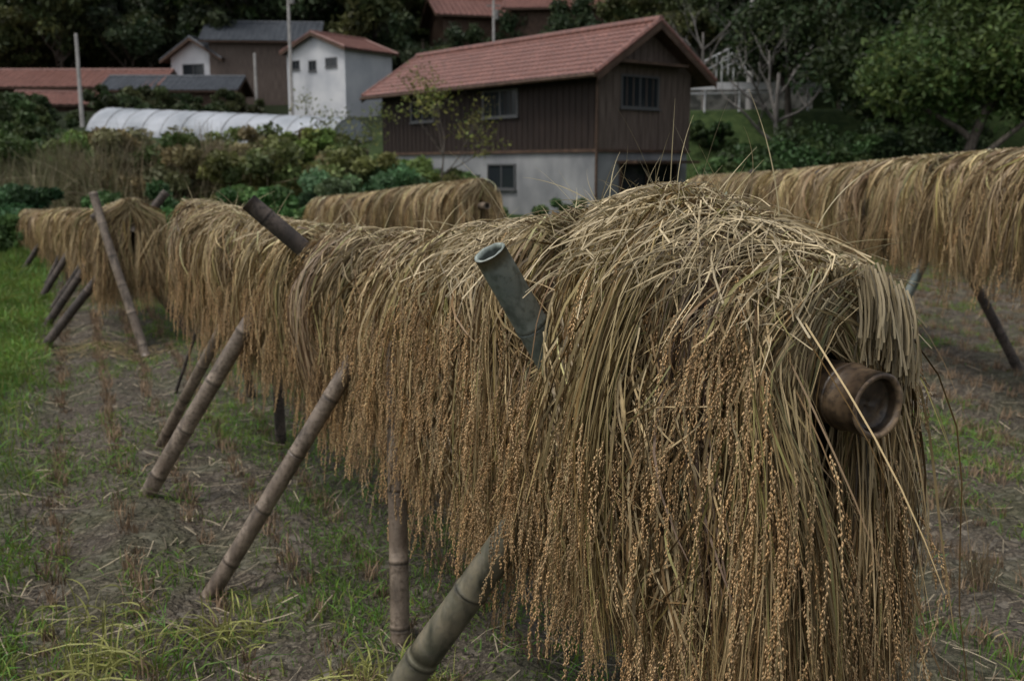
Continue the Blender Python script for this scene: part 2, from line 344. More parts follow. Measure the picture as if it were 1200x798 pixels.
    if ears:
        ok=(~leaf)&((B['lay']>0)|(rng.random(n_)<.3)); cand=np.where(ok)[0]
        if hero:
            pw=np.interp(s0[cand],[0,1.4,2.6,L],[1.,1.,.5,.3]); pw*=np.where(side[cand]>0,1,np.where(s0[cand]<.5,.6,.10)); pw*=np.where(B['lay'][cand]==2,2.4,1); pw/=pw.sum(); ch=rng.choice(cand,ears,replace=False,p=pw)
        else: ch=rng.choice(cand,min(ears,len(cand)),replace=False)
        j=rng.integers(int(K*.6),K,size=len(ch)); p0=P[ch,j]; tg=nrm(P[ch,j]-P[ch,j-1])
        make_ears(p0,tg,n3[None]*side[ch][:,None],rng.normal(0,.38,(len(ch),1))*a3[None],gper,gscale,par,avoid=ear_ok)
    return dict(par=par,O=O,a=a,n=n,L=L,zp=zp,TOP=TOP,WID=WID,world=world)

O=(.703,1.95);E=(-2.0,6.3); SC=.95
R=rack('rice_drying_rack',O,E,1.186,1.19,
  ([0,.12,.3,.55,.8,1.2,1.9,2.6,3.6,5.1],[.23,.27,.34,.41,.36,.29,.22,.2,.2,.25]),
  ([0,.2,.5,.82,.95,1.10,2.5,5.1],[.20,.215,.215,.20,.17,.19,.16,.15]),
  ([0,.3,.7,1.3,2.,3.,5.1],[-.60,-.68,-.68,-.61,-.55,-.50,-.38]),
  .075,165,11,.0034,4200,46,1.45,stubs=((SC,.07,-.10),(2.87,.065,-.03)),hero=True,s_start=.075,front_fan=.12,endfan=2900)
par=R['par']; W3=lambda s,h,z: R['world'](np.array(s),np.array(h),np.array(z))
a3=np.append(R['a'],0); n3=np.append(R['n'],0)
p_end=np.array([.703,1.95,1.186])
pd=nrm(np.array([-.44,.898,.015]))
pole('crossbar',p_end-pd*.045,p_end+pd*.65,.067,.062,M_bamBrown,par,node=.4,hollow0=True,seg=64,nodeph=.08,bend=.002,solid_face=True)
pole('crossbar_rear',p_end+a3*.35+np.array([0,0,-.02]),np.array([-2.1,6.45,1.2]),.05,.04,M_bamT,par,node=.4)
pole('leg_1',(-.44,2.88,-.1),(.38,2.5,1.28),.052,.045,M_bamG,par,nodeph=.33,node=.31,seg=28)
st=np.array([-.055,2.56,1.43]); C=np.array([.098,2.66,1.14]); dd=(C-st)/np.linalg.norm(C-st)
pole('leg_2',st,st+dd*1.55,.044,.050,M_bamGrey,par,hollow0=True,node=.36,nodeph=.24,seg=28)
pole('leg_3',(-1.22,3.73,-.05),(-.40,3.70,1.24),.034,.032,M_bamT,par,nodeph=.2)
pole('leg_4',(-1.88,4.83,-.05),(-1.05,4.72,1.26),.042,.038,M_bamT,par,nodeph=.2)
pole('leg_5',(-2.14,5.82,-.05),(-1.27,5.1,1.25),.034,.03,M_bamT,par,nodeph=.2)
st=np.array([-1.12,4.25,1.50]); C=np.array([-.80,4.33,1.20]); dd=(C-st)/np.linalg.norm(C-st)
pole('leg_6',st,st+dd*2.0,.038,.043,M_bamD,par,hollow0=False,node=.3)
pole('leg_7',(-.40,3.27,-.05),(-.40,3.42,1.1),.035,.032,M_bamT,par,node=.25)
pole('leg_8',(-1.42,5.9,-.05),(-1.36,5.6,1.1),.033,.03,M_bamD,par)
pole('leg_9',(-1.92,7.2,-.05),(-1.9,6.4,1.1),.033,.03,M_bamD,par)
pole('leg_10',(.95,2.75,-.05),(.42,2.6,1.2),.035,.033,M_bamG,par)
pole('prop_stick',(-2.5,7.2,-.05),(-2.1,6.95,.9),.013,.012,M_bamD,par,node=0)

def loose(nm,n,smin,smax,hr,lift,Lr,width,colr,zb=1.0,up=.0,K=8,par=par):
    s=rng.uniform(smin,smax,n); hn=rng.uniform(hr[0],hr[1],n)
    zt=R['zp'](s)+R['TOP'](s)*(zb-.66*(np.abs(hn)/R['WID'](s))**2)+rng.uniform(lift[0],lift[1],n)
    p0=R['world'](s,hn,zt)
    th=rng.uniform(0,6.28,n)
    d=np.cos(th)[:,None]*a3+np.sin(th)[:,None]*n3; Ls=rng.uniform(*Lr,n); tt=np.linspace(-.5,.5,K)
    P=p0[:,None]+d[:,None]*(Ls[:,None]*tt)[...,None]
    curv=rng.uniform(.3,1.,n); P[:,:,2]+= up*(tt[None]+.5)*Ls[:,None]-(curv*Ls)[:,None]*(tt[None]**2)*(1.5)
    P+= (rng.normal(0,.12,(n,1))*np.sin(tt*5)[None]*Ls[:,None])[...,None]*np.cross(d,[0,0,1.])[:,None]
    rel=((P[:,:,:2]-R['O'])*R['a']).sum(-1); keep=(rel.min(1)>.03)
    for (sc,hw) in ((SC,.12),(2.87,.1)):
        keep&=~((np.abs(rel-sc)<hw*.75).any(1)&(hn>-.02))
    P=P[keep]; n=len(P)
    c=np.array(colr)[None]*np.clip(rng.normal(1,.30,n),.35,1.5)[:,None]
    W=(width*rng.uniform(.6,1.3,n))[:,None]*np.interp(tt,[-.5,.3,.5],[1,.8,.2])[None]
    ribbons(nm,P,W,c,M_straw,par)
loose('ridge_straw',2300,.06,1.5,(-.17,.17),(-.02,.035),(.12,.38),.0036,(.44,.355,.215))
loose('ridge_straw_rear',900,1.5,5.,(-.13,.13),(-.02,.03),(.1,.3),.0036,(.41,.325,.19))
n=2500; s=np.where(rng.random(n)<.6,rng.uniform(.15,1.7,n),rng.uniform(.2,4.6,n)); tz=rng.uniform(-.5,.16,n); K=10; tt=np.linspace(0,1,K)
ang=rng.normal(0,.55,n); Ls=rng.uniform(.12,.35,n)
ss_=s[:,None]+np.sin(ang)[:,None]*Ls[:,None]*tt+ .03*np.sin(tt*6+rng.uniform(0,6,n)[:,None])*tt; zz=R['zp'](s)[:,None]+tz[:,None]-np.cos(ang)[:,None]*Ls[:,None]*tt-.03*tt**2
hh=R['WID'](ss_)*(1.0-.5*np.clip((tz[:,None]+.0)/.3,0,1)**1.5)*rng.uniform(.97,1.13,n)[:,None]+.02*np.sin(tt*3.1)
kp=((np.abs(ss_-SC).min(1)>.10)|(tz<-.12))&(np.abs(ss_-2.87).min(1)>.09)&(zz[:,-1]>R['zp'](s)-.72+.07*s)&(ss_.min(1)>.12)
Pp=R['world'](ss_,hh,zz)[kp]; m_=len(Pp)
ribbons('tangled_leaves',Pp,(rng.uniform(.003,.0075,m_))[:,None]*np.interp(tt,[0,.5,1],[.8,1,.15])[None],straw_cols(m_,K,np.repeat(tt[None],m_,0),np.ones((m_,3))*rng.uniform(.6,1.15,(m_,1))),M_straw,par)
def arcs(name,items,parent):
    Ps=[];Ws=[];Cs=[]
    for (p0,v0,L,cv,w) in items:
        p=np.array(p0,float); v=nrm(np.array(v0,float)); pts=[p.copy()]; c=np.array(cv,float)
        for i in range(13): v=nrm(v+c/13*L*4); p=p+v*L/13; pts.append(p.copy())
        Ps.append(pts); Ws.append(np.interp(np.linspace(0,1,14),[0,.6,1],[w,w*.8,w*.15])); Cs.append(np.array([.42,.35,.2])*random.uniform(.8,1.2))
    ribbons(name,np.array(Ps),np.array(Ws),np.array(Cs),M_straw,parent)
it=[]
for i in range(150):
    s=random.choice([random.uniform(.15,1.),random.uniform(.2,5)]); h=random.uniform(-.14,.14)
    p=W3(s,h,R['zp'](s)+R['TOP'](s)*.85)
    it.append((p,(random.gauss(0,.6),random.gauss(0,.4),random.uniform(.4,1)),random.uniform(.1,.26),(random.gauss(0,.5),0,-random.uniform(.1,.9)),.0026))
for (s,h,v,L) in ((.62,.0,(-.2,0,1),.32),(.58,.02,(.02,0,1),.30),(.5,.02,(.15,0,1),.32),(.55,.02,(-.1,0,1),.26),(.66,.02,(.1,0,1),.24),(.45,-.05,(-.5,.1,1),.3),(1.3,.0,(-.35,0,1),.36),(.28,-.05,(-.0,.1,1),.38),(.25,-.1,(.1,.1,1),.3),(.14,-.2,(1,.2,.25),.2),(.15,-.22,(1,.2,-.1),.17),(.2,-.2,(.8,.3,.5),.18),(.25,-.2,(.9,.3,.3),.2)):
    it.append((W3(s,h,R['zp'](s)+R['TOP'](s)*.8),v,L,(random.gauss(0,.4),0,-.3),.0032))
arcs('flyaway_straw',it,par)
n=380; s=.07+rng.uniform(0,.08,n); h=-rng.uniform(.05,.20,n); z0=1.186+.265-.6*(np.abs(h)-.05)+rng.normal(0,.012,n)
p0=R['world'](s-.03,h,z0); d=nrm(np.array([[.03,-.04,-1.]])+rng.normal(0,.09,(n,3))); tt=np.linspace(0,1,5)
P=p0[:,None]+d[:,None]*(tt[None,:,None]*rng.uniform(.10,.19,n)[:,None,None])-a3[None,None]*(.02*np.sin(tt*2.2))[None,:,None]
ribbons('cut_stalk_butts',P,np.full((n,5),.005),np.array([.36,.29,.175])[None]*np.clip(rng.normal(1,.30,n),.3,1.4)[:,None],M_straw,par)

def other(O,E,zO,zE,tp,per,ears,spacing=.13,bot=(-.62,-.62),sw=.006,wd=(.2,.18),ef=1000):
    L=math.dist(O,E); v0,v1=tp
    return rack('rice_drying_rack',O,E,zO,zE,([0,L*.3,L*.6,L],[v0,(v0+v1)/2+.02,(v0+v1)/2-.02,v1]),([0,L],list(wd)),([0,L],list(bot)),spacing,per,7,sw,ears,20,2.3,endfan=ef,clrr=.04,hmin=.05)
Rl=other((-3.45,9.1),(-4.65,11.3),1.10,1.00,(.26,.17),75,420,bot=(-.62,-.50),wd=(.30,.20),ef=1400)
for i,(p0,p1) in enumerate([((-3.28,8.74,-.02),(-3.75,9.0,1.42)),((-4.34,9.05,-.02),(-3.2,9.3,1.42)),((-3.1,9.6,-.02),(-4.05,9.7,1.2)),((-3.55,11.3,-.02),(-4.6,11.0,1.1)),((-5.3,11.3,-.02),(-4.4,11.0,1.1)),((-3.0,10.1,-.02),(-4.0,10.0,1.2)),((-4.9,10.3,-.02),(-4.0,10.3,1.2))]):
    pole('leg_%d'%(i+1),p0,p1,.042,.038,(M_bamT if i==0 else M_bamD),Rl['par'])
pole('crossbar',(-3.45,9.1,1.10),(-4.8,11.6,1.00),.035,.03,M_bamT,Rl['par'])
Rl2=other((-5.1,12.1),(-9.8,20.3),.94,.60,(.2,.2),50,500,bot=(-.52,-.42),wd=(.22,.2),ef=500)
for i,(p0,p1) in enumerate([((-6.3,13.3,-.02),(-5.7,13.2,1.0)),((-4.75,14.0,-.02),(-6.0,13.6,1.0)),((-7.8,15.8,-.02),(-7.2,15.9,.9)),((-6.1,16.4,-.02),(-7.4,16.1,.9)),((-5.9,12.3,-.02),(-5.2,12.5,1.1))]):
    pole('leg_%d'%(i+1),p0,p1,.042,.038,M_bamD,Rl2['par'])
pole('crossbar',(-5.0,11.95,.94),(-9.9,20.5,.60),.035,.03,M_bamT,Rl2['par'])
Rm=other((-.35,11.4),(-3.2,16.6),1.25,.95,(.26,.2),60,500,wd=(.28,.22))
pole('crossbar',(-.27,11.25,1.22),(-3.3,16.8,.95),.04,.035,M_bamT,Rm['par'],hollow0=True)
for i,(x,y) in enumerate(((-.8,12.),(-2.,14.2))):
    pole('leg_%d'%(2*i+1),(x-.7,y-.1,-.02),(x+.15,y+.1,1.3),.04,.036,M_bamD,Rm['par']); pole('leg_%d'%(2*i+2),(x+.8,y+.2,-.02),(x-.1,y,1.2),.04,.036,M_bamD,Rm['par'])
Rr=other((3.45,4.2),(3.25,17.5),1.58,1.27,(.24,.22),60,1700,spacing=.12,bot=(-.60,-.62),wd=(.24,.22))
pole('crossbar',(3.45,4.0,1.58),(3.25,17.6,1.27),.05,.04,M_bamT,Rr['par'])
for i,y in enumerate((5.2,7.9,10.6,13.5)):
    pole('leg_%d'%(2*i+1),(3.4-.55,y-.1,-.02),(3.4+.2,y+.1,1.6),.04,.036,M_bamGrey,Rr['par']); pole('leg_%d'%(2*i+2),(3.4+.8,y+.2,-.02),(3.4-.2,y,1.6),.04,.036,M_bamD,Rr['par'])

# ------------------------------------------------------------------ field scatter
def blades(name,x,y,hgt,wid,col,mat,lean=.35,K=4,droop=.4):
    n=len(x); z=terr(x,y)-.004; th=rng.uniform(0,6.28,n); d=np.stack([np.cos(th),np.sin(th),np.zeros(n)],-1)
    le=np.abs(rng.normal(0,lean,n))+.05; t=np.linspace(0,1,K)
    P=np.stack([x,y,z],-1)[:,None]+d[:,None]*((le*hgt)[:,None]*t**1.6)[...,None]
    P[:,:,2]+=hgt[:,None]*(t-droop*np.minimum(le,1.2)[:,None]*t**2.2)
    W=wid[:,None]*np.interp(t,[0,.5,1],[.9,1,.12])[None]
    return ribbons(name,P,W,col,mat)
def rcoord(x,y): return x*.917+y*.40
n=360000; x=rng.uniform(-6,8,n); y=1.2+rng.random(n)**1.3*17
r=rcoord(x,y); dens=vnoise(x*1.1,y*1.1,21)*.4+vnoise(x*3.5,y*3.5,22)*.35+vnoise(x*9,y*9,23)*.25
rowm=np.abs(((r+.18)/.30+.5)%1-.5)
thr=.635-.38*np.exp(-((r-1.15)/.38)**2)*np.interp(y,[2.5,3.5,9,14],[.5,1,1,.5])-.06*np.exp(-((r-2.9)/.8)**2)-.16*np.exp(-((r-4.4)/.6)**2)-.12*np.clip((y-7)/6,0,1)*(r<1.6)+.05*(rowm-.25)
k=(dens+rng.normal(0,.05,n)>thr)&(r>-.4)&(np.abs(x)<y*.75+1.2); x,y,dens=x[k],y[k],dens[k]; n=len(x)
c=np.stack([.11+.09*rng.random(n),.19+.11*rng.random(n),.035+.02*rng.random(n)],-1)
blades('field_weeds',x,y,rng.uniform(.012,.05,n)*(1+.8*(dens>.6)),rng.uniform(.003,.006,n),c,M_leaf,.9,3)
n=80000; y=2.5+rng.random(n)**1.4*22; r=-.28-np.abs(rng.normal(0,1.,n))*np.interp(y,[2,25],[.5,2.5]); x=(r-y*.40)/.917
k=rng.random(n)<np.interp(vnoise(x*2,y*2,77),[.2,.6],[.25,1.])*np.interp(r,[-.6,-.28],[1,.4]); x,y,r=x[k],y[k],r[k]; n=len(x)
c=np.stack([.11+.10*rng.random(n),.18+.13*rng.random(n),.035+.03*rng.random(n)],-1)*np.interp(vnoise(x*1.5,y*1.5,4),[0,1],[.6,1.25])[:,None]
hh=rng.uniform(.05,.22,n)*np.interp(y,[2,5,12],[.45,.9,1.2])*np.interp(r,[-1,-.3],[1,.5])
blades('margin_grass',x,y,hh,rng.uniform(.004,.008,n)*np.interp(y,[3,20],[.9,2.2]),c,M_leaf,.7,4)
tx=[];ty=[]
for k_ in range(0,40):
    rr=-.18+k_*.30
    for q in np.arange(-2,22,.155):
        px=rr*.917-.40*q+random.gauss(0,.012); py=rr*.40+.917*q+random.gauss(0,.025)
        if 1.2<py<17 and abs(px)<py*.75+1.2 and random.random()<.88: tx.append(px);ty.append(py)
tx=np.array(tx);ty=np.array(ty); per=28; n=len(tx)*per
x=np.repeat(tx,per)+rng.normal(0,.022,n); y=np.repeat(ty,per)+rng.normal(0,.022,n)
tn=np.repeat(rng.uniform(.6,1.35,len(tx)),per); c=np.array([.23,.16,.10])[None]*(tn*np.clip(rng.normal(1,.33,n),.35,1.9))[:,None]
blades('rice_stubble',x,y,rng.uniform(.035,.10,n)*tn,rng.uniform(.003,.006,n),np.clip(c,.02,.5),M_dry,.36,3)
n=16000; x=rng.uniform(-6,8,n); y=1.2+rng.random(n)**1.3*14; k=(rcoord(x,y)>-.4)&(rng.random(n)<.35+vnoise(x*2,y*2,31)); x,y=x[k],y[k]
ex=rng.normal(-3.66,.33,500); ey=rng.normal(8.9,.2,500); x=np.concatenate([x,ex]);y=np.concatenate([y,ey]); n=len(x)
th=rng.uniform(0,6.28,n); Ls=rng.uniform(.03,.2,n); t=np.linspace(-.5,.5,4)
P=np.stack([x[:,None]+np.cos(th)[:,None]*Ls[:,None]*t,y[:,None]+np.sin(th)[:,None]*Ls[:,None]*t,np.zeros((n,4))],-1); P[:,:,2]=terr(P[:,:,0],P[:,:,1])+.012+.02*rng.random((n,1))
c=np.array([.30,.25,.17])[None]*np.clip(rng.normal(.9,.4,n),.25,1.8)[:,None]; c[-500:]=np.array([.36,.27,.14])[None]*rng.uniform(.7,1.1,(500,1))
ref=np.tile(np.array([[0,0,1.]]),(n,1))+rng.normal(0,.3,(n,3))
ribbons('straw_litter',P,np.full((n,4),.0042),c,M_dry,None,nrm(ref))
def tuft(name,cx,cy,n,spread,L,col,droop=.9,lean=1.1,w=.006):
    x=rng.normal(cx,spread,n);y=rng.normal(cy,spread,n); c=np.array(col)[None]*rng.uniform(.6,1.3,(n,1))
    blades(name,x,y,rng.uniform(L*.5,L,n),np.full(n,w),c,M_leaf,lean,6,droop)
for (cx,cy,nn,sp,L) in ((-1.35,3.05,110,.09,.24),(-1.0,3.35,80,.08,.22),(-1.55,3.4,50,.1,.18),(-.48,2.95,80,.06,.18),(-.28,3.0,40,.05,.15)):
    tuft('rice_leaf_tuft',cx,cy,nn,sp,L,(.34,.34,.11))
for (cx,cy) in ((1.83,3.7),(2.1,4.6),(2.6,3.6),(3.1,5.2)): tuft('dry_grass_tuft',cx,cy,60,.03,.22,(.20,.15,.09),.2,.3,.004)
for (cx,cy) in ((-.75,4.2),(-.95,4.7),(1.75,3.0),(2.2,5.8),(-.2,3.7),(-2.3,6.8),(1.6,3.3),(-.6,3.6)): tuft('grass_tuft',cx,cy,160,.14,.10,(.12,.22,.04),.4,.5,.004)

# ------------------------------------------------------------------ vegetation generators
def leaf_cloud_arrays(centers,radii,per,size,cols):
    Vs=[];Fs=[];Cs=[];o=0
    for (c,r,col) in zip(centers,radii,cols):
        n=int(per); d=nrm(rng.normal(size=(n,3))); rr=rng.random(n)**.45; p=np.array(c)+d*rr[:,None]*np.array(r)
        a=nrm(rng.normal(size=(n,3))); b=nrm(np.cross(a,rng.normal(size=(n,3)))); s=(size*rng.uniform(.5,1.3,n))[:,None]
        V=np.stack([p-a*s,p+b*s*.45,p+a*s,p-b*s*.45],1)
        f=np.arange(n)[:,None]*4+np.arange(4)[None]+o; o+=4*n
        shade=rng.uniform(.6,1.4,n)
        C=np.repeat((np.array(col)[None]*shade[:,None])[:,None],4,1)
        Vs.append(V.reshape(-1,3));Fs.append(f);Cs.append(C.reshape(-1,3))
    return np.concatenate(Vs),np.concatenate(Fs),np.concatenate(Cs)
def bush(name,x,y,w,h,col,leaf=.09,n=26,per=260,mat=M_leaf):
    cs=[];rs=[];cl=[]; z0=float(terr(x,y))
    for i in range(n):
        th=random.uniform(0,6.28); q=random.random()**.6; zz=random.uniform(.1,.95)
        k=math.sqrt(max(0.05,1-(zz-.3)**2*1.6))
        cs.append((x+math.cos(th)*q*w*.5*k,y+math.sin(th)*q*w*.5*k,z0+h*zz*.92)); r=random.uniform(.14,.3)*min(w,h*1.3)*.7
        rs.append((r,r,r*.75)); v=random.uniform(.55,1.35); cl.append((col[0]*v*random.uniform(.85,1.2),col[1]*v,col[2]*v))
    V,F,C=leaf_cloud_arrays(cs,rs,per,leaf,cl); return new_mesh(name,V,F,mat,C)
def tree_parts(h,crown_r,col,nl,trunk_r=.18,seed=0):
    rs=random.Random(seed); mb=MB(); tips=[]
    def limb(p,d,L,r,depth):
        pts=[Vector(p)];rad=[r]; d=Vector(d).normalized()
        for i in range(5):
            d=(d+Vector((rs.gauss(0,.13),rs.gauss(0,.13),rs.gauss(.03,.08)))).normalized(); pts.append(pts[-1]+d*L/5); rad.append(r*(1-.6*(i+1)/5))
        mb.tube(pts,rad,7 if depth<2 else 5)
        if depth>=3: tips.append(pts[-1]); tips.append(pts[3]); return
        for k in range(3 if depth else 6):
            i=rs.randint(2,5) if depth else rs.choice([2,3,3,4,4,5]); th=rs.uniform(0,6.28); e=rs.uniform(.25,.9)
            nd=Vector((math.cos(th),math.sin(th),e)); limb(pts[i],d*.4+nd,L*rs.uniform(.5,.65),rad[i]*.7,depth+1)
        if depth: tips.append(pts[-1])
    limb((0,0,-.3),(0,0,1),h*.62,trunk_r,0)
    rs.shuffle(tips); tips=tips[:nl]
    cs=[tuple(t) for t in tips]; rr=[(crown_r*rs.uniform(.16,.3),)*2+(crown_r*rs.uniform(.12,.2),) for _ in cs]
    cl=[]
    for _ in cs: v=rs.uniform(.5,1.4); cl.append((col[0]*v*rs.uniform(.85,1.25),col[1]*v,col[2]*v))
    return mb,cs,rr,cl
def tree(name,x,y,h,crown_r,col,leaf=.1,nl=70,per=170,trunk_r=.18,seed=0,bark=M_bark):
    e=empty(name,(x,y,float(terr(x,y)))); mb,cs,rr,cl=tree_parts(h,crown_r,col,nl,trunk_r,seed)
    mb.obj('trunk_and_limbs',bark,e,True)
    if per and nl:
        V,F,C=leaf_cloud_arrays(cs,rr,per,leaf,cl); new_mesh('foliage',V,F,M_leaf,C,parent=e)
    return e
forest=empty('forest')
protos=[]
for i in range(5):
    mb,cs,rr,cl=tree_parts(9.5,4.8,[(.06,.085,.03),(.04,.062,.026),(.08,.095,.034),(.04,.06,.028),(.06,.09,.028)][i],100,.2,seed=40+i)
    V,F,C=leaf_cloud_arrays(cs,rr,75,.28,cl)
    me=new_mesh('forest_tree_crown',V,F,M_leaf,C,parent=forest); t=mb.obj('forest_tree_trunk',M_bark,forest,True)
    protos.append((me.data,t.data)); me.location=(-60+i*9,112,float(terr(-60+i*9,112))); t.location=me.location
def finst(x,y,s):
    me,t=random.choice(protos); r=random.uniform(0,6.28); z=float(terr(x,y))
    for d,nm in ((me,'forest_tree_crown'),(t,'forest_tree_trunk')):
        o=bpy.data.objects.new(nm,d); o.location=(x,y,z-.3); o.rotation_euler=(0,0,r); o.scale=(s,s,s*random.uniform(.9,1.25)); o.parent=forest; scene.collection.objects.link(o)
yy=96.
while yy<165:
    xx=-115.+random.uniform(0,4)
    while xx<115:
        if not (-14<xx<10 and yy<108): finst(xx+random.uniform(-2,2),yy+random.uniform(-2,2),random.uniform(.85,1.35)*(1+(yy-96)/160))
        xx+=5.2+(yy-96)*.05
    yy+=6.2+(yy-96)*.04
yy=56.
while yy<96:
    xx=14.+random.uniform(0,3)
    while xx<75: finst(xx+random.uniform(-2,2),yy+random.uniform(-2,2),random.uniform(.7,1.1)); xx+=6
    xx=-85.
    while xx<-52: finst(xx,yy+random.uniform(-2,2),random.uniform(.7,1.)); xx+=6
    yy+=6.5
for (x,y,s) in ((-46,96,.7),(-40,100,.8),(-30,101,.7),(-22,99,.75),(-8,84,.45),(-4,78,.5),(3,75,.6),(8,72,.7),(12,66,.7),(-12,93,.6),(0,88,.5),(6,84,.7),(-16,92,.5),(10,60,.55),(14,57,.6),(17,53,.7),(21,50,.7),(25,47,.7),(30,45,.8),(28,53,.8),(-52,76,.6),(-6,70,.35)): finst(x,y,s)

tree('broadleaf_tree',12.2,27.5,7.4,5.8,(.065,.105,.028),.11,150,260,.22,3)
tree('broadleaf_tree',16.5,31,9,6.8,(.05,.085,.025),.13,150,230,.25,4)
tree('broadleaf_tree',14.5,37,8.5,6.5,(.035,.058,.02),.15,150,200,.25,5)
tree('broadleaf_tree',20,36,10,7,(.035,.06,.02),.15,140,190,.25,8)
tree('broadleaf_tree',11.6,43,6.5,4.5,(.035,.055,.02),.14,110,180,.2,14)
tree('broadleaf_tree',15.5,44,8,6,(.035,.055,.02),.16,120,180,.2,15)
tree('bare_tree',10.3,40,7.5,3.0,(.05,.07,.02),.06,14,30,.16,6,M_palebark)
tree('bare_tree',8.7,46,6.,3,(.05,.07,.02),.06,10,30,.11,16,M_palebark)
tree('young_tree',-2.1,29.,4.6,2.6,(.15,.17,.04),.06,45,22,.045,9)
tree('young_tree',-4.4,31.,3.8,2.2,(.12,.15,.04),.06,40,22,.04,10)
for i,(x,y,w,h,c) in enumerate([(7.0,29.8,2.6,2.4,(.05,.09,.028)),(8.6,30.5,2.8,3.0,(.042,.075,.024)),(10.3,31.,2.6,2.8,(.05,.09,.028)),(6.0,28.2,1.8,1.9,(.09,.14,.045)),(10.8,28.,2.4,1.8,(.085,.135,.04)),
    (13,29,3,1.9,(.05,.08,.028)),(15.5,28,3,2.0,(.05,.08,.028)),(12.3,33,3.4,3.4,(.035,.06,.022)),(18.5,28,3.2,2.4,(.04,.06,.022)),(9.5,34.5,3.2,3.2,(.035,.06,.022)),(14.5,33.5,3.4,3.2,(.03,.052,.02)),
    (11,38,4,2.2,(.035,.06,.022)),(13.5,39.5,4,2.4,(.035,.06,.022)),(17,40,4,2.6,(.035,.06,.022)),(8.2,42.3,2.5,1.1,(.05,.085,.028)),(8,53,5,3,(.03,.05,.02)),(13,54,5,3,(.03,.05,.02)),(4,56,5,3,(.03,.05,.02)),(5.,27.2,1.6,1.2,(.06,.1,.03))]):
    bush('shrub',x,y,w,h,c,.09,28,300)
for i in range(50):
    x=-19+i*.35+random.uniform(-.4,.4); y=random.uniform(26,35)+ (0 if x>-11 else 2)
    h=np.interp(x,[-20,-13,-10,-7,-4,-2],[2.7,2.6,3.0,3.3,2.6,1.6])*random.uniform(.7,1.1); c=random.choice([(.11,.16,.045),(.16,.18,.06),(.09,.135,.04),(.19,.175,.085),(.14,.19,.05),(.18,.165,.08)])
    bush('shrub',x,y,random.uniform(1.6,3.0),h,c,.10,22,230)
for i in range(16):
    x=-34+i*1.7; bush('shrub',x,random.uniform(44,50),random.uniform(3,5),random.uniform(1.5,2.8)*(1 if x<-22 else .55),random.choice([(.06,.09,.03),(.08,.1,.035),(.05,.08,.025)]),.16,22,200)
for i in range(22):
    x=-52+i*1.6; y=random.uniform(56,76)+(6 if x>-30 else 0); bush('shrub',x,y,random.uniform(4,6),random.uniform(1.4,2.6),random.choice([(.05,.075,.028),(.07,.085,.035),(.045,.065,.024)]),.2,20,170)
for (x,y) in ((-29.5,57),(-27.5,59),(-31.5,58),(-26.5,54),(-24.5,51.5),(-28,53)): bush('shrub',x,y,4,2.0,(.07,.10,.035),.16,22,200)
for (x,y,w,h,c) in ((-12.2,21,2.6,1.5,(.055,.12,.05)),(-10.6,22,1.8,1.3,(.055,.12,.05)),(-4.3,24.5,2.4,1.5,(.13,.20,.095)),(-3.3,26,2.6,1.7,(.10,.175,.075)),(-6.,24,3,1.2,(.10,.19,.06)),(-8.3,23,3,1.3,(.095,.17,.06)),
   (-6.5,19.5,2.6,.6,(.10,.20,.06)),(-8,21,3,.8,(.10,.18,.06)),(-1.3,28,2.6,1.1,(.08,.13,.045)),(2,29.,3,.8,(.08,.13,.045)),(-14.5,25,3,1.7,(.10,.155,.055)),(-5.2,21.5,2.8,.8,(.12,.21,.065)),(-9.6,19.5,2.6,.7,(.10,.18,.06)),(-3.6,21,2.2,.6,(.12,.20,.06))):
    bush('low_plants',x,y,w,h,c,.08,26,280)
def pampas(cx,cy,n,sx,sy,H,col):
    x=rng.normal(cx,sx,n);y=rng.normal(cy,sy,n); v=vnoise(x*2,y*2,44); c=np.array(col)[None]*(rng.uniform(.6,1.35,n)*(.5+.9*v))[:,None]
    if H>1: tn=rng.random(n)<.3; c[tn]=np.array([.28,.235,.15])*rng.uniform(.7,1.2,(tn.sum(),1))
    hk=rng.uniform(H*.5,H,n)*(np.interp(vnoise(x*1.3,y*1.3,88),[.1,.9],[.6,1.15]) if H>1 else 1)
    blades('tall_grass',x,y,hk,np.full(n,.028 if H>1 else .02),c,M_leaf,.4,5,.5)
for (cx,cy,n,sx,sy,H,c) in ((-15.5,28,7000,2.,1.,2.6,(.17,.18,.085)),(-12,28,5000,1.3,1.,2.6,(.20,.19,.10)),(-9.3,28,5000,.8,.8,2.8,(.25,.20,.12)),(-7,28,2500,1.3,.8,2.0,(.14,.19,.06)),(-20,30,5000,2.,1.5,2.6,(.15,.165,.07)),(-7.5,22.5,11000,2.5,1.8,.5,(.12,.22,.06)),(-4.8,19.5,9000,1.5,2,.3,(.12,.22,.06)),(9.3,38.5,5000,2.,1.2,.5,(.12,.19,.055)),(6.5,25,7000,3,1.5,.35,(.09,.15,.045)),(12,23,7000,4,1.5,.35,(.09,.15,.045))):
    pampas(cx,cy,n,sx,sy,H,c)

